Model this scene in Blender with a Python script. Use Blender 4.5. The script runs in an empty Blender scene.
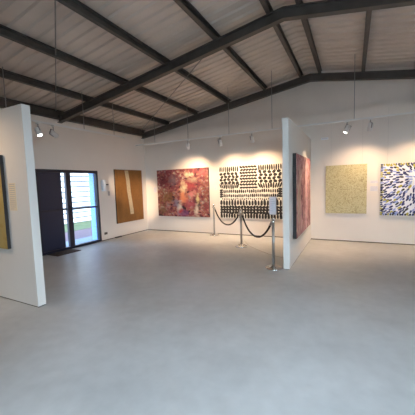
import bpy, bmesh, math, random
from mathutils import Vector, Matrix, Quaternion
random.seed(7)
C = bpy.context.scene.collection
PI = math.pi

# ------------------------------------------------------------------ materials
def new_mat(name):
    m = bpy.data.materials.new(name); m.use_nodes = True
    nt = m.node_tree; b = nt.nodes['Principled BSDF']
    return m, nt, b
def mat(name, col, rough=.6, metal=0, emis=None, es=0, bump=0, bscale=60, vary=0, vscale=3, spec=.5):
    m, nt, b = new_mat(name)
    b.inputs['Base Color'].default_value = (*col, 1)
    b.inputs['Roughness'].default_value = rough
    b.inputs['Metallic'].default_value = metal
    b.inputs['Specular IOR Level'].default_value = spec
    if emis:
        b.inputs['Emission Color'].default_value = (*emis, 1)
        b.inputs['Emission Strength'].default_value = es
    tc = nt.nodes.new('ShaderNodeTexCoord')
    if vary:
        n = nt.nodes.new('ShaderNodeTexNoise'); n.inputs['Scale'].default_value = vscale
        n.inputs['Detail'].default_value = 6
        nt.links.new(tc.outputs['Object'], n.inputs['Vector'])
        r = nt.nodes.new('ShaderNodeValToRGB')
        r.color_ramp.elements[0].position = .3; r.color_ramp.elements[1].position = .7
        r.color_ramp.elements[0].color = (*[c * (1 - vary) for c in col], 1)
        r.color_ramp.elements[1].color = (*[min(1, c * (1 + vary)) for c in col], 1)
        nt.links.new(n.outputs['Fac'], r.inputs['Fac']); nt.links.new(r.outputs['Color'], b.inputs['Base Color'])
    if bump:
        n = nt.nodes.new('ShaderNodeTexNoise'); n.inputs['Scale'].default_value = bscale
        nt.links.new(tc.outputs['Object'], n.inputs['Vector'])
        bp = nt.nodes.new('ShaderNodeBump'); bp.inputs['Strength'].default_value = bump; bp.inputs['Distance'].default_value = .01
        nt.links.new(n.outputs['Fac'], bp.inputs['Height']); nt.links.new(bp.outputs['Normal'], b.inputs['Normal'])
    return m
M = {}
M['wall'] = mat('painted_wall', (.76, .69, .625), .75, vary=.025, vscale=1.2, bump=.05, bscale=80)
M['partition'] = mat('partition_paint', (.76, .73, .69), .7, vary=.02, vscale=1.2)
M['outer_wall'] = mat('skylit_render', (.20, .40, .88), .8)  # blue sky light on the white reveal is put into this colour
M['gable'] = mat('gable_lining', (.78, .70, .63), .8, vary=.05, vscale=1.5)
M['steel'] = mat('dark_steel', (.10, .088, .078), .55, .3, vary=.15, vscale=5)
M['steel_light'] = mat('galvanised_steel', (.30, .275, .25), .5, .4, vary=.12, vscale=4)
M['roof'] = mat('roof_sheet', (.60, .51, .44), .6, .1, vary=.12, vscale=.9)
M['white_metal'] = mat('white_powdercoat', (.72, .70, .68), .4)
M['grey_metal'] = mat('grey_metal', (.30, .28, .27), .45, .3)
M['navy'] = mat('navy_aluminium', (.010, .012, .028), .45)
M['navy_leaf'] = mat('dark_mesh_panel', (.012, .018, .048), .45, vary=.15, vscale=40)
M['chrome'] = mat('polished_chrome', (.78, .76, .73), .12, 1)
M['pole'] = mat('brushed_steel', (.42, .41, .39), .35, .9)
M['rope'] = mat('dark_velvet_rope', (.018, .010, .010), .8, bump=.5, bscale=200)
M['rope_cap'] = mat('rope_end_metal', (.35, .33, .3), .3, 1)
M['dark_edge'] = mat('dark_canvas_edge', (.022, .018, .018), .6)
M['cream_edge'] = mat('raw_canvas_edge', (.20, .16, .11), .8)
M['gap'] = mat('shadow_gap', (.09, .07, .055), .9)  # dark tone stands in for the shade in the gap under the walls
M['paper'] = mat('paper_card', (.70, .68, .72), .7)
M['ink'] = mat('faint_print', (.35, .35, .42), .8)
M['plastic_white'] = mat('white_plastic', (.74, .77, .82), .35)
M['plastic_dark'] = mat('dark_plastic', (.03, .028, .028), .4)
M['plastic_brown'] = mat('brown_plastic', (.13, .09, .065), .5)
M['switch'] = mat('switch_plate', (.42, .385, .37), .4)
M['cord'] = mat('beige_cord', (.33, .29, .24), .7)
M['mat'] = mat('brown_reflection', (.085, .055, .042), .95, vary=.3, vscale=40, bump=.5, bscale=200)  # brown tone painting the dark reflection of the door frame
M['lens'] = mat('lamp_lens', (.9, .9, .9), .3, emis=(1, .93, .85), es=14)
M['reflector'] = mat('lamp_reflector', (.8, .8, .8), .25, .8)
M['wire'] = mat('hanging_wire', (.45, .42, .38), .4, .5)
M['board'] = mat('white_weatherboard', (.82, .83, .84), .7)
M['boardgap'] = mat('weatherboard_joint', (.10, .11, .12), .9)
M['grass'] = mat('mown_grass', (.07, .105, .045), .9, vary=.4, vscale=6, bump=.6, bscale=50)
M['pinkpave'] = mat('pink_paver', (.10, .065, .085), .85, vary=.1, vscale=6)
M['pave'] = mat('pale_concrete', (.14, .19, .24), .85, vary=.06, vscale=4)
M['earth'] = mat('pale_ground', (.34, .33, .30), .9, vary=.1, vscale=1)

def glass():
    m, nt, b = new_mat('thin_glass'); nt.nodes.remove(b)
    o = nt.nodes['Material Output']; t = nt.nodes.new('ShaderNodeBsdfTransparent'); g = nt.nodes.new('ShaderNodeBsdfGlossy')
    t.inputs['Color'].default_value = (.93, .96, .97, 1); g.inputs['Roughness'].default_value = .02
    f = nt.nodes.new('ShaderNodeFresnel'); f.inputs['IOR'].default_value = 1.35
    x = nt.nodes.new('ShaderNodeMixShader')
    nt.links.new(f.outputs[0], x.inputs[0]); nt.links.new(t.outputs[0], x.inputs[1]); nt.links.new(g.outputs[0], x.inputs[2])
    nt.links.new(x.outputs[0], o.inputs['Surface'])
    return m
M['glass'] = glass()

def concrete():
    m, nt, b = new_mat('polished_concrete'); N = nt.nodes; L = nt.links
    tc = N.new('ShaderNodeTexCoord')
    n1 = N.new('ShaderNodeTexNoise'); n1.inputs['Scale'].default_value = .9; n1.inputs['Detail'].default_value = 8; n1.inputs['Roughness'].default_value = .6
    n2 = N.new('ShaderNodeTexNoise'); n2.inputs['Scale'].default_value = 7; n2.inputs['Detail'].default_value = 8
    L.new(tc.outputs['Object'], n1.inputs['Vector']); L.new(tc.outputs['Object'], n2.inputs['Vector'])
    mx = N.new('ShaderNodeMath'); mx.operation = 'MULTIPLY_ADD'; mx.inputs[1].default_value = .4
    L.new(n2.outputs['Fac'], mx.inputs[0]); L.new(n1.outputs['Fac'], mx.inputs[2])
    r = N.new('ShaderNodeValToRGB'); e = r.color_ramp.elements
    e[0].position = .50; e[0].color = (.46, .462, .46, 1)
    e[1].position = .90; e[1].color = (.59, .592, .59, 1)
    L.new(mx.outputs[0], r.inputs['Fac']); L.new(r.outputs['Color'], b.inputs['Base Color'])
    rr = N.new('ShaderNodeMapRange'); rr.inputs['To Min'].default_value = .34; rr.inputs['To Max'].default_value = .5
    L.new(n1.outputs['Fac'], rr.inputs['Value']); L.new(rr.outputs[0], b.inputs['Roughness'])
    b.inputs['Specular IOR Level'].default_value = .5
    return m
M['floor'] = concrete()

def canvas_paint(name, ramp, blobs=(), scale=3.0, distort=2.0, streak=(1, 1, 1), cell=9, seed=0, mottle=.5):
    """abstract paint: noise ramp, cell dabs and a few big soft dabs placed in (u, v) of the generated box"""
    m, nt, b = new_mat(name); N = nt.nodes; L = nt.links
    tc = N.new('ShaderNodeTexCoord')
    mp = N.new('ShaderNodeMapping'); mp.inputs['Scale'].default_value = streak; mp.inputs['Location'].default_value = (seed, seed * 1.7, seed * .6)
    L.new(tc.outputs['Generated'], mp.inputs['Vector'])
    n = N.new('ShaderNodeTexNoise'); n.inputs['Scale'].default_value = scale; n.inputs['Detail'].default_value = 7
    n.inputs['Roughness'].default_value = .72; n.inputs['Distortion'].default_value = distort
    L.new(mp.outputs[0], n.inputs['Vector'])
    v = N.new('ShaderNodeTexVoronoi'); v.inputs['Scale'].default_value = cell
    L.new(mp.outputs[0], v.inputs['Vector'])
    sep = N.new('ShaderNodeSeparateColor'); L.new(v.outputs['Color'], sep.inputs[0])
    mm = N.new('ShaderNodeMapRange'); mm.inputs['From Min'].default_value = 0; mm.inputs['From Max'].default_value = 1
    mm.inputs['To Min'].default_value = -.16 * mottle; mm.inputs['To Max'].default_value = .16 * mottle
    L.new(sep.outputs[0], mm.inputs['Value'])
    ad = N.new('ShaderNodeMath'); L.new(n.outputs['Fac'], ad.inputs[0]); L.new(mm.outputs[0], ad.inputs[1])
    r = N.new('ShaderNodeValToRGB'); r.color_ramp.interpolation = 'LINEAR'
    els = r.color_ramp.elements
    for i, (p, c) in enumerate(ramp):
        e = els[i] if i < 2 else els.new(p)
        e.position = p; e.color = (*c, 1)
    L.new(ad.outputs[0], r.inputs['Fac'])
    cur = r.outputs['Color']
    # warped coordinate for the blobs
    wn = N.new('ShaderNodeTexNoise'); wn.inputs['Scale'].default_value = 13; wn.inputs['Detail'].default_value = 5
    L.new(tc.outputs['Generated'], wn.inputs['Vector'])
    for (u, vv, ru, rv, col, k) in blobs:
        a = N.new('ShaderNodeMapping'); a.vector_type = 'POINT'
        # local: (g - centre) / radius ; generated x = u , z = 1 - v
        ax = blobs_axis
        loc = [0, 0, 0]; sc = [0, 0, 0]
        sc[ax] = 1 / ru; sc[2] = 1 / rv; loc[ax] = -u / ru; loc[2] = -(1 - vv) / rv
        a.inputs['Scale'].default_value = sc; a.inputs['Location'].default_value = loc
        L.new(tc.outputs['Generated'], a.inputs['Vector'])
        ln = N.new('ShaderNodeVectorMath'); ln.operation = 'LENGTH'; L.new(a.outputs[0], ln.inputs[0])
        w = N.new('ShaderNodeMath'); w.operation = 'MULTIPLY_ADD'; w.inputs[1].default_value = 3.2; 
        L.new(wn.outputs['Fac'], w.inputs[0]); L.new(ln.outputs['Value'], w.inputs[2])
        q = N.new('ShaderNodeMapRange'); q.inputs['From Min'].default_value = 1.9; q.inputs['From Max'].default_value = 2.9
        q.inputs['To Min'].default_value = k; q.inputs['To Max'].default_value = 0
        L.new(w.outputs[0], q.inputs['Value'])
        mx = N.new('ShaderNodeMix'); mx.data_type = 'RGBA'
        L.new(q.outputs[0], mx.inputs['Factor']); L.new(cur, mx.inputs['A']); mx.inputs['B'].default_value = (*col, 1)
        cur = mx.outputs['Result']
    L.new(cur, b.inputs['Base Color']); b.inputs['Roughness'].default_value = .6
    b.inputs['Specular IOR Level'].default_value = .25
    bp = N.new('ShaderNodeBump'); bp.inputs['Strength'].default_value = .25; bp.inputs['Distance'].default_value = .01
    L.new(n.outputs['Fac'], bp.inputs['Height']); L.new(bp.outputs['Normal'], b.inputs['Normal'])
    return m
blobs_axis = 0

# ------------------------------------------------------------------ mesh helpers
class MB:
    def __init__(s): s.v = []; s.f = []; s.m = []; s.smooth = []
    def add(s, vs, fs, mi=0, sm=False):
        b = len(s.v); s.v += [tuple(v) for v in vs]; s.f += [tuple(b + i for i in f) for f in fs]
        s.m += [mi] * len(fs); s.smooth += [sm] * len(fs); return s
    def box(s, x0, y0, z0, x1, y1, z1, mi=0):
        v = [(x0, y0, z0), (x1, y0, z0), (x1, y1, z0), (x0, y1, z0), (x0, y0, z1), (x1, y0, z1), (x1, y1, z1), (x0, y1, z1)]
        return s.add(v, [(0, 3, 2, 1), (4, 5, 6, 7), (0, 1, 5, 4), (1, 2, 6, 5), (2, 3, 7, 6), (3, 0, 4, 7)], mi)
    def extrude(s, prof, a, b, mi=0, sm=False):
        """prof: closed list of 3D points at one end; b-a offset"""
        d = Vector(b) - Vector(a); n = len(prof)
        P = [Vector(p) for p in prof]; Q = [p + d for p in P]
        fs = [(i, (i + 1) % n, n + (i + 1) % n, n + i) for i in range(n)]
        s.add(P + Q, fs, mi, sm); s.add(P, [tuple(range(n))[::-1]], mi); s.add(Q, [tuple(range(n))], mi); return s
    def lathe(s, prof, c=(0, 0, 0), seg=28, mi=0, sm=True, M=None):
        vs = []; fs = []; n = len(prof)
        for k in range(seg):
            a = 2 * PI * k / seg
            for r, z in prof:
                p = Vector((r * math.cos(a), r * math.sin(a), z))
                if M is not None: p = M @ p
                vs.append(p + Vector(c))
        for k in range(seg):
            for i in range(n - 1):
                a = k * n + i; b = ((k + 1) % seg) * n + i
                fs.append((a, b, b + 1, a + 1))
        return s.add(vs, fs, mi, sm)
    def tube(s, pts, r, seg=10, mi=0):
        pts = [Vector(p) for p in pts]; n = len(pts); vs = []; fs = []
        prev = None
        for i, p in enumerate(pts):
            t = (pts[min(i + 1, n - 1)] - pts[max(i - 1, 0)]).normalized()
            up = Vector((0, 0, 1)) if abs(t.z) < .95 else Vector((1, 0, 0))
            if prev is None: x = t.cross(up).normalized()
            else: x = (prev - t * prev.dot(t)).normalized()
            prev = x; y = t.cross(x)
            for k in range(seg):
                a = 2 * PI * k / seg; vs.append(p + r * (math.cos(a) * x + math.sin(a) * y))
        for i in range(n - 1):
            for k in range(seg):
                a = i * seg + k; b = i * seg + (k + 1) % seg
                fs.append((a, b, b + seg, a + seg))
        s.add(vs, fs, mi, True)
        s.add(vs[:seg], [tuple(range(seg))[::-1]], mi); s.add(vs[-seg:], [tuple(range(seg))], mi); return s
    def build(s, name, mats, parent=None, bevel=0, loc=None):
        me = bpy.data.meshes.new(name); me.from_pydata(s.v, [], s.f)
        for m in (mats if isinstance(mats, (list, tuple)) else [mats]): me.materials.append(m)
        for p, i, sm in zip(me.polygons, s.m, s.smooth): p.material_index = i; p.use_smooth = sm
        me.update()
        bm = bmesh.new(); bm.from_mesh(me); bmesh.ops.remove_doubles(bm, verts=bm.verts, dist=1e-5)
        bmesh.ops.recalc_face_normals(bm, faces=bm.faces); bm.to_mesh(me); bm.free()
        o = bpy.data.objects.new(name, me); C.objects.link(o)
        if parent: o.parent = parent
        if loc: o.location = loc
        if bevel:
            b = o.modifiers.new('bevel', 'BEVEL'); b.width = bevel; b.segments = 2; b.limit_method = 'ANGLE'
        return o
def tag(o, label=None, cat=None, group=None, kind=None):
    if label: o['label'] = label
    if cat: o['category'] = cat
    if group: o['group'] = group
    if kind: o['kind'] = kind
    return o
def thing(name, label, cat, loc=(0, 0, 0), rz=0, group=None):
    o = bpy.data.objects.new(name, None); C.objects.link(o); o.empty_display_size = .1
    o.location = loc; o.rotation_euler = (0, 0, rz); return tag(o, label, cat, group)
def struct(o, label=None): return tag(o, label, None, None, 'structure')
def copy_tree(o, parent=None):
    c = o.copy(); C.objects.link(c); c.parent = parent
    for ch in list(o.children): copy_tree(ch, c)
    return c

# ------------------------------------------------------------------ dimensions
W, D = 11.06, 12.4          # room width (x) and depth (-y)
HW = 3.28                   # lining height
SL = .16                    # roof pitch
RX = W / 2                  # ridge
def rl(x): return SL * (x if x <= RX else W - x)

# ------------------------------------------------------------------ setting
struct(MB().box(-.25, -D - .2, -.15, W + .2, .25, 0).build('floor', M['floor']), 'polished grey concrete floor')
# back wall lining and the gable above
struct(MB().box(0, 0, .02, W, .10, HW).build('wall_back', M['wall']))
g = MB().extrude([(-.2, .12, 0), (W + .2, .12, 0), (W + .2, .12, 3.5), (W, .12, 3.52), (RX, .12, 3.52 + rl(RX)), (0, .12, 3.52), (-.2, .12, 3.5)], (0, 0, 0), (0, .1, 0))
struct(g.build('wall_gable_back', M['gable']))
struct(MB().box(0, -.004, 0, W, .1, .02).build('gap_shade_back', M['gap']))  # dark strip painting the shaded gap below the back wall
# left wall with door opening
DY0, DY1, DZ = -3.92, -2.12, 2.05
lw = MB().box(-.38, DY1, .02, 0, .12, HW).box(-.38, -D, .02, 0, DY0, HW).box(-.38, DY0, DZ, 0, DY1, HW)
lw.box(-.38, -D, HW, -.02, .12, 3.5)
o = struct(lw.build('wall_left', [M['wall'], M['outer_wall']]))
for p in o.data.polygons:       # outer skin and the reveal outside the frame get the colour with blue sky light painted in
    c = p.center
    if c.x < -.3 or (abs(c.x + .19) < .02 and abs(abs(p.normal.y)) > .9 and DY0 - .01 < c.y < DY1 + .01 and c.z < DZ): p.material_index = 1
struct(MB().box(-.2, DY1, 0, .003, 0, .02).box(-.2, -D, 0, .003, DY0, .02).build('gap_shade_left', M['gap']))  # same painted gap shade along the left wall
# right wall with the wide glazed opening behind the camera, and rear wall
WY0, WY1, WZ0, WZ1 = -11.6, -7.2, .05, 2.7
rw = MB().box(W, WY1, 0, W + .2, .12, 3.5).box(W, WY0, WZ1, W + .2, WY1, 3.5).box(W, -D, 0, W + .2, WY0, 3.5).box(W, WY0, 0, W + .2, WY1, WZ0)
struct(rw.build('wall_right', M['wall']))
g = MB().extrude([(-.25, -D, 0), (W + .2, -D, 0), (W + .2, -D, 3.5), (W, -D, 3.52), (RX, -D, 3.52 + rl(RX)), (0, -D, 3.52), (-.25, -D, 3.5)], (0, 0, 0), (0, -.2, 0))
wr = g.build('wall_rear', M['wall']); struct(wr)
wr.data.clear_geometry()
q = MB()
RX0, RX1 = 7.4, 10.8
zt = lambda x: 3.52 + rl(x)
def rpanel(x0, x1, z0, f): q.extrude([(x0, -D, z0), (x1, -D, z0)] + ([(x1, -D, f(x1)), (RX, -D, f(RX)), (x0, -D, f(x0))] if x0 < RX < x1 else [(x1, -D, f(x1)), (x0, -D, f(x0))]), (0, -D, 0), (0, -D - .2, 0))
rpanel(-.25, RX0, 0, zt); rpanel(RX1, W + .2, 0, zt); rpanel(RX0, RX1, WZ1, zt)
wq = q.build('wall_rear', M['wall']); struct(wq); bpy.data.objects.remove(wr)
rf_ = MB()
for k in range(4):
    x = RX0 + (RX1 - RX0) * k / 3; rf_.box(x - .03, -D - .13, .03, x + .03, -D - .05, WZ1)
rf_.box(RX0, -D - .13, WZ1 - .06, RX1, -D - .05, WZ1).box(RX0, -D - .13, 0, RX1, -D - .05, .05)
w2 = struct(rf_.build('window_added', M['navy']))  # rear window added out of view to bring daylight onto the partition ends
MB().box(RX0, -D - .095, .03, RX1, -D - .085, WZ1).build('window_pane', M['glass'], w2)
wf = MB()
for k in range(5):
    y = WY0 + (WY1 - WY0) * k / 4; wf.box(W + .05, y - .03, WZ0, W + .13, y + .03, WZ1)
wf.box(W + .05, WY0, WZ0, W + .13, WY1, WZ0 + .06).box(W + .05, WY0, WZ1 - .06, W + .13, WY1, WZ1)
wfo = struct(wf.build('window_1', M['navy']))
MB().box(W + .085, WY0, WZ0, W + .095, WY1, WZ1).build('window_pane', M['glass'], wfo)

# roof sheet, two slopes, ribs run down the slope
def roof_side(x0, x1, z0, z1, ya=.3, yb=-D - .35):
    prof = []; y = ya; i = 0
    while y > yb + .01:
        for dy, dz in ((0, 0), (.12, 0), (.14, .028), (.18, .028)): prof.append((y - dy, dz))
        y -= .20
    n = len(prof); vs = []
    for x, z in ((x0, z0), (x1, z1)):
        for yy, dz in prof: vs.append((x, yy, z + dz))
        for yy, dz in prof: vs.append((x, yy, z + dz + .012))
    fs = []
    for i in range(n - 1):
        fs.append((i, i + 1, 2 * n + i + 1, 2 * n + i)); fs.append((n + i, n + i + 1, 3 * n + i + 1, 3 * n + i))
    return MB().add(vs, fs)
def roof_z(x): return 3.53 + SL * (x if x <= RX else W - x)
SX, SY0, SY1 = 1.2, -6.7, -10.5      # unseen translucent strip added behind the camera for daylight
r1 = MB()
for (a, b, ya, yb_) in ((-.45, RX, .3, SY0), (RX, W + .45, .3, SY0), (-.45, RX, SY1, -D - .4), (RX, W + .45, SY1, -D - .4), (-.45, RX, SY0, SY1), (RX, RX + .25, SY0, SY1), (W - SX, W + .45, SY0, SY1)):
    q = roof_side(a, b, roof_z(a), roof_z(b), ya, yb_); r1.add(q.v, q.f)
for (a, b) in ((RX + .25, W - SX),):
    q = roof_side(a, b, roof_z(a), roof_z(b), SY0, SY1)
    struct(q.build('added_skylight', M['glass']), 'unseen clear ribbed roof sheets added to let daylight in')
struct(r1.build('ceiling', M['roof']), 'ribbed metal roof sheeting seen from below')

# portal rafters: I section following the pitch
def i_profile(h, w, t=.012):
    a, b = h / 2, w / 2
    return [(-b, -a), (b, -a), (b, -a + t), (t / 2, -a + t), (t / 2, a - t), (b, a - t), (b, a), (-b, a), (-b, a - t), (-t / 2, a - t), (-t / 2, -a + t), (-b, -a + t)]
raft = []
for k, y in enumerate((-.09, -3.2, -6.3, -9.4, -12.3)):
    m = MB(); h = .17; 
    for (xa, xb) in ((0.0, RX), (W, RX)):
        za = 3.205 + h / 2; zb = 3.205 + rl(RX) + h / 2
        prof = [(xa, y + q[0], za + q[1]) for q in i_profile(h, .11)]
        m.extrude(prof, (xa, 0, za), (xb, 0, zb))
    if k in (1, 2, 3): m.box(0, y - .055, 3.285, .12, y + .055, 3.38)
    o = m.build('roof_rafter', M['steel'])
    tag(o, ['dark steel roof rafter running up from the back left corner along the back wall',
            'dark steel roof rafter nearest the glass door, second from the back wall',
            'dark steel roof rafter, third from the back wall', 'dark steel roof rafter, fourth from the back wall',
            'dark steel roof rafter against the rear wall'][k], 'rafter', 'steel roof rafters')
# purlins sitting on the rafters
px = [1.05, 2.15, 3.25, 4.35, 5.3, W - 5.3, W - 4.35, W - 3.25, W - 2.15, W - 1.05]
names = ['first', 'second', 'third', 'fourth', 'fifth']
for i, x in enumerate(px):
    z = 3.385 + rl(x); m = MB(); sgn = 1 if x < RX else -1
    prof = [(-.035, 0), (.035, 0), (.035, .018), (-.02, .018), (-.02, .112), (.035, .112), (.035, .13), (-.035, .13)]
    m.extrude([(x + q[0], .1, z + q[1]) for q in prof], (0, .1, 0), (0, -D, 0))
    o = m.build('roof_purlin', M['steel'])
    w = names[i] + ' from the left wall' if i < 5 else names[9 - i] + ' from the right wall'
    tag(o, 'long dark steel purlin under the roof sheets, ' + w, 'purlin', 'steel roof purlins')
# eave beams
for x, s, lab in ((0, 1, 'dark steel eave beam on top of the left wall'), (W, -1, 'dark steel eave beam on top of the right wall')):
    m = MB(); prof = [(0, 0), (.09, 0), (.09, .02), (.03, .02), (.03, .17), (.09, .17), (.09, .19), (0, .19)]
    m.extrude([(x + s * q[0], 0, 3.30 + q[1]) for q in prof], (0, 0, 0), (0, -D, 0))
    m.box(min(x, x + s * .12), -D, 3.285, max(x, x + s * .12), 0, 3.297)
    tag(m.build('eave_beam', M['steel']), lab, 'beam')
# thin diagonal roof brace rods
for (a, b, lab) in (((.12, -.25, 3.46), (4.2, -3.0, 4.10), 'thin diagonal steel brace rod across the roof corner by the back wall'),
                    ((.12, -3.35, 3.46), (4.2, -6.1, 4.10), 'thin diagonal steel brace rod in the second roof bay')):
    tag(MB().tube([a, b], .010, 8).build('brace_rod', M['steel_light']), lab, 'brace rod', 'roof brace rods')

# ------------------------------------------------------------------ partitions
PH = 2.657
def partition(x0, y0, x1, y1, lab):
    o = MB().box(x0, y0, .012, x1, y1, PH).build('partition_wall', M['partition'], bevel=.004)
    MB().box(x0 + .006, y0 + .006, 0, x1 - .006, y1 - .006, .012).build('base_strip', M['gap'], o)
    return tag(o, lab, 'partition wall', 'white display partitions')
partition(5.422, -2.9, 5.53, 0, 'white freestanding partition wall with pale end, between the black and white painting and the yellow one')
partition(.02, -5.72, 2.80, -5.61, 'white partition wall at the far left of the room, cutting in front of the door')

partition(4.25, -11.5, 4.36, -7.25, 'unseen white partition added behind the viewpoint to block rear daylight')  # added out of view to keep rear daylight off the left partition's front

# ------------------------------------------------------------------ door
dr = bpy.data.objects.new('door_1', None); C.objects.link(dr); dr.location = (-.06, 0, 0); struct(dr)
def dbox(name, y0, z0, y1, z1, m, x0=-.05, x1=.05, parent=dr, bevel=.004):
    return MB().box(x0, y0, z0, x1, y1, z1).build(name, m, parent, bevel=bevel)
fr = MB().box(-.05, DY0, DZ - .075, .07, DY1, DZ).box(-.05, DY0, 0, .07, DY1, .06).box(-.05, DY0, .06, .07, DY0 + .06, DZ - .075).box(-.05, DY1 - .06, .06, .07, DY1, DZ - .075)
fr.build('door_frame', M['navy'], dr, bevel=.004)
lf = MB().box(-.03, -3.86, .06, -.005, -3.225, DZ - .075)
leaf = lf.build('screen_leaf', M['navy_leaf'], dr); leaf['label'] = 'dark mesh screen leaf'
MB().box(-.035, -3.86, 1.02, .012, -3.14, 1.065).box(-.035, -3.86, .06, .012, -3.82, 1.02).box(-.035, -3.86, 1.065, .012, -3.82, 1.975).build('leaf_rail', M['navy'], dr)
MB().box(-.035, -3.13, .06, .05, -2.99, 1.975).build('meeting_stile', M['navy'], dr, bevel=.005)
MB().box(-.03, -2.99, 1.005, .035, -2.18, 1.05).build('glazed_leaf_rail', M['navy'], dr)
MB().box(-.006, -2.99, .06, 0, -2.18, 1.975).build('door_pane', M['glass'], dr)
hb = MB().tube([(.05, -3.06, .93), (.10, -3.06, .93), (.10, -3.06, 1.14), (.05, -3.06, 1.14)], .009, 8)
hb.build('door_handle', M['navy'], dr)

# outside, seen through the door
struct(MB().box(-1.1, -7, -.2, -.25, 6, -.01).build('path_outside', M['pave']))
struct(MB().box(-2.7, -7, -.2, -1.1, 8, -.01).build('paving_outside', M['pinkpave']))
tag(MB().box(-4.7, -9, -.2, -2.7, 10, -.0).build('lawn', M['grass']), 'strip of green lawn outside the glass door', 'lawn', kind='stuff')
struct(MB().box(-40, -40, -.4, 50, 40, -.16).build('ground_outside', M['earth']))
bl = thing('building', 'white weatherboard building outside, seen through the glass door', 'building', (-4.7, 0, 0))
MB().box(-3, -4, -.1, -.03, 9, 3.2, 0).build('wall_core', M['boardgap'], bl)
m = MB(); z = .02
while z < 3.1:
    m.extrude([(-.03, -4, z), (.0, -4, z), (-.012, -4, z + .178), (-.03, -4, z + .178)], (0, -4, 0), (0, 9, 0)); z += .235
m.build('cladding', M['board'], bl)
MB().extrude([(.3, -4.3, 3.2), (-3.3, -4.3, 3.2), (-1.5, -4.3, 4.2)], (0, -4.3, 0), (0, 9.3, 0)).build('roof', M['steel_light'], bl)

# ------------------------------------------------------------------ paintings
SK = [1.2, 1.62]
def stroke_poly(u, v, ln, w, ang, taper=.5):
    """leaf: list of (du, dv) points in metres on the canvas plane"""
    ca, sa = math.cos(ang), math.sin(ang); pts = []
    for t, k in ((-.5, .35), (-.36, .85), (-.1, 1), (.15, 1), (.38, .9), (.5, .45)): pts.append((t * ln * SK[0], .5 * w * SK[1] * (k if t < 0 else k * (1 - taper * (t)))))
    poly = pts + [(a, -b) for a, b in reversed(pts)]
    return [(u + a * ca - b * sa, v + a * sa + b * ca) for a, b in poly]
def painting(name_label, mapf, w, h, depth, front, side, strokes=(), smats=(), wires=False):
    """mapf(a, b, c): a along the wall, b up, c out of the wall -> local point"""
    root_o = MB()
    def P(a, b, c): return mapf(a, b, c)
    c8 = [P(0, 0, 0), P(w, 0, 0), P(w, h, 0), P(0, h, 0), P(0, 0, depth), P(w, 0, depth), P(w, h, depth), P(0, h, depth)]
    root_o.add(c8, [(0, 3, 2, 1), (0, 1, 5, 4), (1, 2, 6, 5), (2, 3, 7, 6), (3, 0, 4, 7)], 1)
    e = .006
    f4 = [P(0, 0, depth + .0), P(w, 0, depth), P(w, h, depth), P(0, h, depth)]
    root_o.add(f4, [(0, 1, 2, 3)], 0)
    for (poly, mi) in strokes:
        pts = [(min(w - .002, max(.002, a)), min(h - .002, max(.002, b))) for a, b in poly]
        root_o.add([P(a, b, depth + .0012 + .0003 * (mi % 5)) for a, b in pts], [tuple(range(len(pts)))], 2 + mi)
    o = root_o.build('painting', [front, side, *smats])
    return o
yb = lambda x0, z0: (lambda a, b, c: (x0 + a, -.004 - c, z0 + b))              # on back wall
xl = lambda y0, z0: (lambda a, b, c: (.004 + c, y0 + a, z0 + b))               # on left wall
xr = lambda y0, z0: (lambda a, b, c: (5.534 + c, y0 + a, z0 + b))              # right face of the middle partition
yp = lambda x0, z0: (lambda a, b, c: (x0 + a, -5.724 - c, z0 + b))             # front of left partition

# 1 ochre painting with cream stripe
def ochre():
    m, nt, b = new_mat('ochre_dotting'); N = nt.nodes; L = nt.links
    tc = N.new('ShaderNodeTexCoord')
    v = N.new('ShaderNodeTexVoronoi'); v.inputs['Scale'].default_value = 55
    mp = N.new('ShaderNodeMapping'); mp.inputs['Scale'].default_value = (1, 1, .45); L.new(tc.outputs['Object'], mp.inputs['Vector']); L.new(mp.outputs[0], v.inputs['Vector'])
    n = N.new('ShaderNodeTexNoise'); n.inputs['Scale'].default_value = 3.5; n.inputs['Detail'].default_value = 5
    L.new(mp.outputs[0], n.inputs['Vector'])
    a = N.new('ShaderNodeMath'); a.operation = 'MULTIPLY_ADD'; a.inputs[1].default_value = .5
    L.new(v.outputs['Distance'], a.inputs[0]); L.new(n.outputs['Fac'], a.inputs[2])
    r = N.new('ShaderNodeValToRGB'); e = r.color_ramp.elements
    e[0].position = .35; e[0].color = (.31, .135, .030, 1); e[1].position = .95; e[1].color = (.20, .085, .018, 1)
    L.new(a.outputs[0], r.inputs['Fac']); L.new(r.outputs['Color'], b.inputs['Base Color']); b.inputs['Roughness'].default_value = .65
    return m
M['ochre'] = ochre(); M['cream_stripe'] = mat('cream_dotted_stripe', (.52, .42, .27), .7, vary=.25, vscale=40)
w, h = 1.24, 1.68
stripe = []; cl = [(.50, h - .02), (.55, h * .8), (.57, h * .6), (.62, h * .4), (.66, h * .22), (.67, h * .14)]
for (a, b), (c, d) in zip(cl, cl[1:]): stripe.append(([(c - .075, d), (c + .085, d), (a + .085, b), (a - .075, b)], 0))
o = painting('', xl(-1.50, .43), w, h, .035, M['ochre'], M['dark_edge'], stripe, [M['cream_stripe']])
tag(o, 'tall ochre brown painting with one pale cream stripe, beside the glass door', 'painting')

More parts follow.
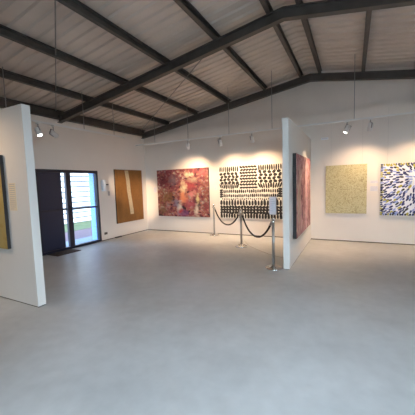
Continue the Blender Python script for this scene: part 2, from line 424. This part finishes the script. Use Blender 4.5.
# 2 multicoloured abstract
blobs_axis = 0
ramp2 = [(.30, (.03, .015, .02)), (.38, (.11, .035, .045)), (.43, (.28, .055, .065)), (.47, (.12, .05, .06)), (.51, (.38, .10, .10)), (.54, (.20, .12, .065)),
         (.59, (.46, .17, .15)), (.64, (.20, .15, .17)), (.69, (.60, .47, .32)), (.76, (.20, .08, .11))]
bl2 = [(.20, .20, .20, .18, (.11, .022, .032), .75), (.34, .24, .10, .10, (.14, .12, .14), .6), (.18, .58, .16, .14, (.20, .11, .035), .7), (.64, .13, .07, .05, (.60, .55, .36), 1),
       (.70, .24, .11, .06, (.40, .34, .24), .8), (.60, .36, .16, .12, (.42, .07, .075), .8), (.53, .40, .06, .13, (.75, .60, .36), 1), (.52, .60, .09, .13, (.72, .25, .12), .9), (.68, .54, .07, .07, (.60, .22, .20), .9),
       (.44, .80, .05, .13, (.62, .55, .48), .95), (.38, .72, .07, .09, (.20, .19, .27), .8), (.52, .92, .12, .07, (.17, .06, .16), .8), (.78, .76, .08, .12, (.045, .045, .04), .8), (.77, .86, .035, .12, (.62, .52, .42), 1),
       (.79, .62, .03, .08, (.60, .50, .24), .9), (.94, .5, .07, .4, (.15, .05, .04), .6), (.08, .85, .1, .12, (.16, .10, .05), .7), (.46, .88, .04, .05, (.40, .03, .03), .9), (.65, .74, .1, .1, (.33, .05, .09), .7), (.9, .1, .08, .1, (.33, .10, .10), .7)]
M['paint2'] = canvas_paint('crimson_abstract', ramp2, bl2, scale=4.6, distort=.7, cell=24, seed=3.1, mottle=.8)
o = painting('', yb(.52, .52), 1.99, 1.57, .035, M['paint2'], M['dark_edge'])
tag(o, 'large crimson, ochre and cream abstract painting on the back wall, nearest the corner', 'painting')

# 3 black and cream leaf-stroke painting
M['cream_paint'] = mat('cream_ground', (.80, .765, .67), .6, vary=.05, vscale=6); M['black_paint'] = mat('black_strokes', (.018, .015, .014), .5)
M['brown_paint'] = mat('faded_strokes', (.16, .13, .10), .6)
w, h = 1.90, 1.55; S = []
def st(u, v, ln, wd, ang, mi=0): S.append((stroke_poly(u * w, (1 - v) * h, ln, wd, ang), mi))
def rowv(u0, u1, v, ln, wd, n, tilt=0, mi=0, jit=.0):
    wd = min(wd, .82 * (u1 - u0) * w / n / SK[1])
    for i in range(n):
        u = u0 + (u1 - u0) * (i + .5) / n
        st(u, v + random.uniform(-.006, .006), ln * random.uniform(.88, 1.08), wd * random.uniform(.85, 1.15), PI / 2 + tilt * ((i + .5) / n - .5) * 2 + random.uniform(-.08, .08), mi)
def burst(cu, cv, rings, hw, hh, wd, full=True):
    for k, (rr, n) in enumerate(rings):
        for i in range(n):
            a = 2 * PI * (i + .5 * (k % 2)) / n
            uu = cu + rr * hw * math.cos(a) ; vv = cv - rr * hh * math.sin(a)
            st(uu, vv, .085, wd, a + random.uniform(-.1, .1))
rowv(.0, .33, .050, .145, .056, 10); rowv(.64, 1.0, .050, .150, .056, 11)
for r in range(7):   # middle top: stacks of small dashes
    for i in range(6):
        st(.345 + .285 * (i + .5 + .25 * (r % 2)) / 6.2, .025 + r * .055, .080, .042, (.45 if r % 2 else -.4) + random.uniform(-.2, .2))
for (cu, x0, x1, sg) in ((.16, .0, .33, 1), (.82, .64, 1.0, -1)):
    for r in range(4):
        for i in range(5):
            u = x0 + (x1 - x0) * (i + .45 + .25 * (r % 2)) / 5.1; t = (u - cu) * 3.2
            st(u, .135 + r * .058 + abs(t) * .02 * sg, .092, .052, (-t * sg * (1.4 - .5 * r)) + (.5 if (i + r) % 2 else -.35) + random.uniform(-.15, .15))
    rowv(x0, x1, .378, .135, .050, 10, tilt=-.5)
for i in range(6): st(.345 + .285 * (i + .5) / 6, .413, .085, .038, .1)
rowv(.06, .95, .480, .085, .038, 27); rowv(.06, .95, .565, .080, .036, 28)
for i in range(4): st(.028, .455 + .042 * i, .10, .040, .15); st(.972, .452 + .042 * i, .10, .040, -.15)
rowv(.03, .97, .628, .040, .022, 30, mi=0)
rowv(0, 1, .700, .140, .054, 21)
for cu in (.10, .30, .50, .70, .90):
    for r in range(3):
        for i in range(4):
            u = cu - .1 + .2 * (i + .5) / 4; t = (u - cu) * 10
            st(u, .785 + r * .052, .086, .052, (t * 1.3, t * .4 + .3, -t * 1.3)[r] + random.uniform(-.12, .12))
rowv(0, 1, .952, .130, .056, 22)
o = painting('', yb(2.885, .52), w, h, .03, M['cream_paint'], M['cream_edge'], S, [M['black_paint'], M['brown_paint']])
tag(o, 'large cream painting filled with black leaf-shaped strokes, on the back wall behind the rope barrier', 'painting')

# 4 yellow painting
M['paint4'] = canvas_paint('gold_linework', [(.3, (.36, .30, .16)), (.45, (.56, .50, .29)), (.53, (.42, .37, .20)), (.58, (.64, .59, .36)), (.7, (.50, .45, .26))], (), scale=11, distort=1.8, cell=60, seed=1.3, mottle=1.4)
o = painting('', yb(5.895, .72), .925, 1.215, .04, M['paint4'], M['cream_edge'])
tag(o, 'upright pale gold painting of fine mottled linework, on the back wall right of the partition', 'painting')
MB().tube([(6.02, -.006, 1.93), (6.02, -.006, 3.2)], .0015, 6).build('hanging_wire', M['wire'], o)
MB().tube([(6.72, -.006, 1.93), (6.72, -.006, 3.2)], .0015, 6).build('hanging_wire', M['wire'], o)

SK[:] = [1.15, 1.4]
# 5 blue, white and yellow painting
M['white_paint'] = mat('pale_lavender_ground', (.78, .80, .88), .6, vary=.06, vscale=4)
M['navy_paint'] = mat('navy_dabs', (.025, .032, .15), .5); M['yellow_paint'] = mat('olive_yellow_dabs', (.42, .38, .07), .6)
M['lav_paint'] = mat('grey_blue_dabs', (.30, .38, .70), .6); M['black_dab'] = mat('black_dabs', (.012, .012, .022), .6)
w, h = 1.24, 1.22; S = []; cu, cv = .60, .34
n = 20
for i in range(n):
    for j in range(n + 1):
        u = (i + .5 + random.uniform(-.28, .28)) / n; v = (j + .5 + random.uniform(-.28, .28)) / (n + 1)
        du, dv = u - cu, v - cv; d = math.hypot(du, dv)
        if random.random() > .55 + .5 * d: continue
        ang = math.atan2(-dv, du) + .35 * math.sin(5 * v) + random.uniform(-.25, .25)
        q = random.random()
        mi = 0 if q < .56 else (1 if q < .70 else (2 if q < .88 else 3))
        if d < .16 and mi != 1: mi = 2 if random.random() < .6 else 0
        S.append((stroke_poly(u * w, (1 - v) * h, random.uniform(.055, .085), random.uniform(.022, .032) * (1.2 if mi == 1 else 1), ang), mi))
for i in range(26):  # dark tips around the edge
    for (u, v, a) in (((i + .5) / 26, .018, PI / 2), ((i + .5) / 26, .982, PI / 2), (.018, (i + .5) / 26, .1)):
        S.append((stroke_poly(u * w, (1 - v) * h, .05, .026, a + random.uniform(-.3, .3)), random.choice((0, 0, 3, 1))))
o = painting('', yb(7.10, .69), w, h, .04, M['white_paint'], M['dark_edge'], S, [M['navy_paint'], M['yellow_paint'], M['lav_paint'], M['black_dab']])
tag(o, 'white painting covered in navy blue and yellow dabs, at the right edge', 'painting')
MB().tube([(7.24, -.006, 1.91), (7.24, -.006, 3.2)], .0015, 6).build('hanging_wire', M['wire'], o)
MB().tube([(8.20, -.006, 1.91), (8.20, -.006, 3.2)], .0015, 6).build('hanging_wire', M['wire'], o)

# 6 pink painting on the partition
blobs_axis = 1
ramp6 = [(.32, (.12, .045, .055)), (.41, (.30, .11, .13)), (.47, (.50, .23, .25)), (.52, (.34, .13, .15)), (.58, (.62, .34, .36)), (.65, (.60, .46, .36)), (.72, (.36, .15, .19))]
M['paint6'] = canvas_paint('rose_abstract', ramp6, [(.66, .45, .09, .5, (.80, .50, .52), .85), (.15, .6, .12, .4, (.45, .33, .24), .7), (.90, .5, .06, .5, (.22, .08, .08), .8), (.48, .5, .05, .4, (.25, .09, .11), .6)], scale=4.5, distort=.8, streak=(1, 2.2, .8), cell=16, seed=5.5, mottle=.9)
o = painting('', xr(-2.56, .50), 1.92, 1.58, .062, M['paint6'], M['dark_edge'])
tag(o, 'rose pink and maroon painting with thick black edge, on the side of the middle partition', 'painting')

# 7 golden painting on the left partition
M['paint7'] = canvas_paint('golden_ground', [(.35, (.36, .25, .075)), (.5, (.44, .32, .11)), (.65, (.40, .31, .13))], (), scale=3, distort=1, cell=30, seed=8.5, mottle=.4)
o = painting('', yp(1.00, .765), 1.29, 1.29, .045, M['paint7'], M['dark_edge'])
tag(o, 'golden yellow painting with dark edge, on the left partition at the left edge of view', 'painting')

# ------------------------------------------------------------------ labels, switches and small fittings
def card(f, x0, z0, w, h, lab, group='printed wall labels', m='paper'):
    mp = f(x0, z0); mb = MB()
    c8 = [mp(a, b, c) for c in (-.003, .002) for a, b in ((0, 0), (w, 0), (w, h), (0, h))]
    mb.add(c8, [(0, 3, 2, 1), (4, 5, 6, 7), (0, 1, 5, 4), (1, 2, 6, 5), (2, 3, 7, 6), (3, 0, 4, 7)], 0)
    n = max(1, int(h / .028))
    for i in range(n):
        z = h - (i + .7) * h / (n + .4); ww = w * (.8 if i < n - 1 else .5)
        mb.add([mp(a, b, .0026) for a, b in ((.1 * w, z), (.1 * w + ww, z), (.1 * w + ww, z + .005), (.1 * w, z + .005))], [(0, 1, 2, 3)], 1)
    return tag(mb.build('wall_label', [M[m], M['ink']]), lab, 'wall label', group)
card(yb, .33, 1.34, .11, .17, 'small pale label card on the back wall, left of the crimson abstract painting')
card(yb, 2.69, 1.38, .10, .15, 'small pale label card between the crimson abstract and the black and cream painting')
card(yb, 6.89, 1.46, .16, .065, 'narrow pale label strip right of the gold painting, above the square card')
card(yb, 6.89, 1.27, .16, .12, 'square label card right of the gold painting, below the narrow strip')
M['card_warm'] = mat('cream_card', (.78, .66, .48), .6)
card(yp, 2.36, 1.30, .16, .37, 'tall cream label card on the left partition beside the golden painting', m='card_warm')

sw = thing('light_switch', 'small grey light switch plate on the left wall beside the ochre painting', 'light switch', (0, -1.74, 1.32))
MB().box(-.002, -.037, 0, .010, .037, .13).build('switch_plate', M['switch'], sw, bevel=.003)
MB().box(.010, -.012, .05, .016, .012, .085).build('rocker', M['switch'], sw, bevel=.002)
ds = thing('wall_dispenser', 'white rounded wall dispenser with dark nozzle, between the glass door and the ochre painting', 'dispenser', (0, -1.95, 1.46))
m = MB(); prof = [(0, -.06), (.05, -.06), (.085, -.045), (.105, 0), (.085, .045), (.05, .06), (0, .06)]
m.extrude([(a, b, 0) for a, b in prof], (0, 0, 0), (0, 0, .33)).build('dispenser_body', M['plastic_white'], ds, bevel=.008)
MB().tube([(.06, .055, .19), (.06, .15, .19)], .018, 10).build('nozzle', M['plastic_dark'], ds)
ot = thing('power_outlet', 'small brown power outlet low on the left wall by the door', 'power outlet', (0, -1.95, .17))
MB().box(-.002, -.055, 0, .012, .055, .07).build('outlet_plate', M['plastic_brown'], ot, bevel=.003)
MB().box(.012, -.03, .02, .014, -.01, .05).box(.012, .01, .02, .014, .03, .05).build('socket', M['plastic_dark'], ot)
tag(MB().box(.01, -1.62, 0, .07, -1.36, .035).build('floor_box', M['plastic_dark'], bevel=.006), 'flat black block on the floor against the left wall below the ochre painting', 'block')
wl = thing('wall_fitting', 'small white fitting high on the back wall just right of the middle partition', 'wall fitting', (5.87, 0, 2.60))
MB().box(-.085, -.06, 0, .085, .002, .05).build('fitting_body', M['plastic_white'], wl, bevel=.012)
MB().box(-.06, -.066, .012, .06, -.06, .036).build('diffuser', M['paper'], wl)
tag(MB().box(.03, -3.80, 0, .42, -3.16, .012).build('door_reflection', M['mat'], bevel=.003), 'thin brown sheet standing in for the door frame reflection on the floor', 'painted reflection')  # brown sheet laid in place of the door frame's reflection on the floor
cpts = [(3.90, -.72), (4.05, -1.02), (4.25, -1.33), (4.49, -1.58), (4.88, -1.93), (5.10, -2.08), (5.25, -2.14), (5.40, -2.17)]
tag(MB().tube([(x, y, .0065) for x, y in cpts], .004, 6).build('cord', M['cord']), 'thin beige cord lying on the floor behind the rope barrier', 'cord')

# ------------------------------------------------------------------ rope barrier
def make_post():
    t = thing('barrier_post', '', 'barrier post', group='chrome barrier posts')
    MB().lathe([(0, 0), (.150, 0), (.156, .008), (.154, .020), (.140, .030), (.10, .046), (.055, .060), (.032, .078), (0, .078)], seg=40).build('base', M['chrome'], t)
    MB().lathe([(0, .05), (.025, .05), (.025, .90), (0, .90)], seg=20).build('pole', M['pole'], t)
    MB().lathe([(0, .895), (.030, .895), (.033, .905), (.033, .915), (.024, .93), (.010, .938), (0, .939)], seg=24).build('cap', M['chrome'], t)
    MB().lathe([(.025, .845), (.036, .845), (.038, .852), (.038, .868), (.036, .875), (.025, .875)], seg=24).build('rope_ring', M['chrome'], t)
    return t
P = [(2.76, -.24), (4.08, -1.43), (5.25, -2.91)]
p0 = make_post()
labs = ['chrome barrier post farthest back, standing close to the back wall', 'middle chrome barrier post, holding both ropes', 'nearest chrome barrier post beside the partition end, carrying a sign']
for i, (x, y) in enumerate(P):
    o = p0 if i == 0 else copy_tree(p0)
    o.location = (x, y, 0); o['label'] = labs[i]
def rope(a, b, lab, low):
    a = Vector((*a, .85)); b = Vector((*b, .85)); d = (b - a).normalized()
    a2 = a + d * .07; b2 = b - d * .07; L = (b2 - a2).length
    t = thing('barrier_rope', lab, 'rope', tuple(a2), group='dark barrier ropes')
    pts = []
    for i in range(33):
        s = i / 32; z = (math.cosh(3.0 * (s - .5)) - math.cosh(1.5)) / (math.cosh(1.5) - 1) * (.85 - low)
        pts.append((b2 - a2) * s + Vector((0, 0, z - .01)))
    MB().tube(pts[1:-1], .019, 12).build('rope', M['rope'], t)
    MB().tube([pts[0], pts[1]], .022, 12).tube([Vector(pts[0]) - d * .033, pts[0]], .009, 8).build('hook', M['rope_cap'], t)
    MB().tube([pts[-2], pts[-1]], .022, 12).tube([pts[-1], Vector(pts[-1]) + d * .033], .009, 8).build('hook', M['rope_cap'], t)
rope(P[0], P[1], 'dark sagging rope from the farthest post to the middle post', .45)
rope(P[1], P[2], 'dark sagging rope from the middle post to the nearest post with the sign', .44)
# sign on the nearest post
sg = thing('post_sign', 'pale lavender-white sign sheet in a holder on top of the nearest barrier post', 'sign', (5.25, -2.91, .939), math.radians(-18))
MB().tube([(0, 0, -.0), (0, 0, .06)], .008, 8).build('stem', M['pole'], sg)
MB().box(-.072, -.008, .045, .072, .008, .375).build('sign_frame', M['grey_metal'], sg, bevel=.003)
s = MB().box(-.066, -.0115, .052, .066, -.0085, .368)
s.build('sheet', M['paper'], sg)
m = MB()
for i in range(7): m.box(-.048, -.0125, .32 - i * .034, (.045 if i % 3 else .02), -.0117, .326 - i * .034)
m.build('print', M['ink'], sg)

# ------------------------------------------------------------------ tracks and spotlights
RZ = 2.86
def track(lab, pts, rods, axis):
    (x0, y0), (x1, y1) = pts
    t = thing('lighting_track', lab, 'lighting track', (x0, y0, RZ)); dx, dy = x1 - x0, y1 - y0
    hw = .017
    if axis == 'x': m = MB().box(0, -hw, 0, dx, hw, .03)
    else: m = MB().box(-hw, min(0, dy), 0, hw, max(0, dy), .03)
    m.build('rail', M['white_metal'], t)
    for r in rods:
        rx = r if axis == 'x' else x0; top = 3.385 + rl(rx) + .02
        c = (r - x0, 0) if axis == 'x' else (0, r - y0)
        MB().tube([(c[0], c[1], .03), (c[0], c[1], top - RZ + .12)], .007, 8).build('suspension_rod', M['grey_metal'], t)
    e0 = MB().box(-.022, -.022, -.004, .022, .022, .034); e0.build('end_cap', M['white_metal'], t)
    MB().box(dx - .022, dy - .022, -.004, dx + .022, dy + .022, .034).build('end_cap', M['white_metal'], t)
    return t
track('long white lighting track hung in front of the back wall', ((.35, -.8), (10.6, -.8)), (1.09, 2.28, 3.56, 4.72, 6.53, 8.4, 10.2), 'x')
track('white lighting track hung along the left wall above the glass door', ((1.12, -1.25 - .9), (1.12, -5.3)), (-2.5, -3.4, -5.0), 'y')
track('short white lighting track hung in front of the left partition', ((.3, -6.9), (2.9, -6.9)), (.6, 2.6), 'x')

def make_spot():
    t = thing('track_spotlight', '', 'spotlight', group='white track spotlights')
    MB().box(-.05, -.016, -.028, .05, .016, 0).build('adapter', M['white_metal'], t, bevel=.004)
    MB().tube([(0, 0, -.028), (0, 0, -.135)], .010, 8).build('stem', M['grey_metal'], t)
    h = MB().lathe([(0, .085), (.030, .085), (.047, .07), (.050, .05), (.050, -.085), (.045, -.088), (.043, -.06), (.040, -.05), (.0, -.05)], seg=24).build('lamp_head', M['white_metal'], t)
    h.location = (0, 0, -.175)
    y = MB().box(-.058, -.010, -.01, -.051, .010, .07).box(.051, -.010, -.01, .058, .010, .07).box(-.058, -.010, .088, .058, .010, .095).box(-.058, -.01, .07, -.051, .01, .095).box(.051, -.01, .07, .058, .01, .095)
    y.build('yoke', M['grey_metal'], h)
    MB().lathe([(0, -.0), (.0425, -.0), (.0425, -.006), (0, -.006)], seg=24).build('lens', M['lens'], h).location = (0, 0, -.071)
    return t
   # (x, y, target, watts, cone deg, label)
WARM = (1, .70, .44)
s0_clean = make_spot(); s0 = copy_tree(s0_clean)
def spot(x, y, target, watts, cone, lab, blend=1.0, col=WARM, first=[True]):
    o = s0 if first[0] else copy_tree(s0_clean)
    first[0] = False
    o.location = (x, y, RZ); o['label'] = lab
    head = next(c for c in o.children if c.name.startswith('lamp_head'))
    d = (Vector(target) - Vector((x, y, RZ - .175))).normalized()
    az = math.atan2(d.y, d.x)
    tilt = math.acos(max(-1, min(1, -d.z)))
    # local -Z to d : rotate about Y by -tilt then about Z by az (body yaw kept in the head)
    head.rotation_euler = (0, -tilt, az)
    ld = bpy.data.lights.new('spot_beam', 'SPOT'); ld.energy = watts * POW; ld.color = col; ld.spot_size = math.radians(min(150, cone * 1.35)); ld.spot_blend = blend; ld.shadow_soft_size = .03
    lo = bpy.data.objects.new('spot_beam', ld); C.objects.link(lo); lo.parent = head; lo.location = (0, 0, -.095)
    return o
G = 1.0; POW = 1.15
spot(2.27, -.8, (1.85, 0, .70), 150, 92, 'white spotlight above the crimson abstract painting on the back wall')
spot(3.29, -.8, (3.50, 0, .8), 125, 92, 'white spotlight above the left half of the black and cream painting')
spot(4.19, -.8, (4.35, 0, .8), 135, 92, 'bright white spotlight above the right half of the black and cream painting')
spot(6.39, -.8, (5.60, -1.15, 1.05), 120, 66, 'lit white spotlight turned towards the rose painting on the partition')
spot(6.84, -.8, (6.58, 0, .8), 72, 86, 'grey-looking white spotlight above the gap between gold and blue paintings')
spot(7.95, -.8, (7.65, 0, .9), 72, 84, 'white spotlight above the navy and yellow painting, past the right edge')
spot(1.12, -4.46, (2.4, -4.4, .3), 14, 60, 'lit white spotlight on the left track, nearest the left partition')
spot(1.12, -4.15, (.02, -.22, 1.15), 820, 16, 'unlit-looking spotlight on the left track, beside the lit one above the door')
spot(1.3, -6.9, (2.1, -5.75, 1.3), 62, 80, 'white spotlight in front of the left partition')

for q_ in list(s0_clean.children_recursive) + [s0_clean]: bpy.data.objects.remove(q_)

# ------------------------------------------------------------------ daylight
wd = bpy.data.worlds.new('World'); bpy.context.scene.world = wd; wd.use_nodes = True
bg = wd.node_tree.nodes['Background']; bg.inputs['Color'].default_value = (.72, .86, 1.0, 1)
# overcast sky, much brighter low down in the east where the sun sits behind thin cloud
N = wd.node_tree.nodes; L = wd.node_tree.links
tc = N.new('ShaderNodeTexCoord'); sp = N.new('ShaderNodeSeparateXYZ'); L.new(tc.outputs['Generated'], sp.inputs[0])
a = N.new('ShaderNodeMapRange'); a.interpolation_type = 'SMOOTHSTEP'; a.inputs['From Min'].default_value = .1; a.inputs['From Max'].default_value = .7
dt = N.new('ShaderNodeVectorMath'); dt.operation = 'DOT_PRODUCT'; dt.inputs[1].default_value = (.707, -.707, 0)
L.new(tc.outputs['Generated'], dt.inputs[0]); L.new(dt.outputs['Value'], a.inputs['Value'])
c = N.new('ShaderNodeMapRange'); c.interpolation_type = 'SMOOTHSTEP'; c.inputs['From Min'].default_value = .12; c.inputs['From Max'].default_value = .24
c.inputs['To Min'].default_value = 1; c.inputs['To Max'].default_value = 0
L.new(sp.outputs['Z'], c.inputs['Value'])
mu = N.new('ShaderNodeMath'); mu.operation = 'MULTIPLY'; L.new(a.outputs[0], mu.inputs[0]); L.new(c.outputs[0], mu.inputs[1])
ma = N.new('ShaderNodeMath'); ma.operation = 'MULTIPLY_ADD'; L.new(mu.outputs[0], ma.inputs[0]); ma.inputs[1].default_value = 15.0; ma.inputs[2].default_value = 8.0
L.new(ma.outputs[0], bg.inputs['Strength'])
wc = N.new('ShaderNodeMapRange'); wc.inputs['From Min'].default_value = -.6; wc.inputs['From Max'].default_value = .3; L.new(dt.outputs['Value'], wc.inputs['Value'])
wm = N.new('ShaderNodeMix'); wm.data_type = 'RGBA'; L.new(wc.outputs[0], wm.inputs['Factor'])
wm.inputs['A'].default_value = (.50, .68, 1, 1); wm.inputs['B'].default_value = (.74, .87, 1, 1); L.new(wm.outputs['Result'], bg.inputs['Color'])
def portal(loc, rot, sx, sy):
    l = bpy.data.lights.new('daylight_portal', 'AREA'); l.shape = 'RECTANGLE'; l.size = sx; l.size_y = sy; l.cycles.is_portal = True
    o = bpy.data.objects.new('daylight_portal', l); C.objects.link(o); o.location = loc; o.rotation_euler = rot
portal((W + .2, (WY0 + WY1) / 2, (WZ0 + WZ1) / 2), (0, PI / 2, 0), WZ1 - WZ0, WY1 - WY0)
portal(((RX0 + RX1) / 2, -D - .2, WZ1 / 2), (-PI / 2, 0, 0), RX1 - RX0, WZ1)
portal(((RX + .25 + W - SX) / 2, (SY0 + SY1) / 2, 4.6), (0, 0, 0), W - SX - RX - .25, SY0 - SY1)
portal((-.40, (DY0 + DY1) / 2, DZ / 2), (0, -PI / 2, 0), DZ, DY1 - DY0)

# ------------------------------------------------------------------ camera
f = 280.283; yaw, pitch, roll = 0.47847, 0.08407, -0.03264
yaw, pitch, roll = math.radians(27.41427), math.radians(4.81645), math.radians(-1.87035)
F = Vector((-math.sin(yaw) * math.cos(pitch), math.cos(yaw) * math.cos(pitch), -math.sin(pitch)))
R = F.cross(Vector((0, 0, 1))).normalized(); U = R.cross(F)
R2 = math.cos(roll) * R + math.sin(roll) * U; U2 = -math.sin(roll) * R + math.cos(roll) * U
cam = bpy.data.cameras.new('camera'); co = bpy.data.objects.new('camera', cam); C.objects.link(co)
cam.sensor_width = 36; cam.lens = f / 415 * 36; cam.clip_start = .05
mw = Matrix((R2, U2, -F)).transposed().to_4x4(); mw.translation = Vector((6.50988, -7.87864, 1.575)); co.matrix_world = mw
sc = bpy.context.scene; sc.camera = co
sc.view_settings.view_transform = 'Standard'; sc.view_settings.look = 'None'; sc.view_settings.gamma = 1
sc.view_settings.use_curve_mapping = False; sc.view_settings.exposure = 0.12
sc.cycles.max_bounces = 10; sc.cycles.diffuse_bounces = 6; sc.cycles.transparent_max_bounces = 8
sc.cycles.use_denoising = True; sc.cycles.sample_clamp_indirect = 8
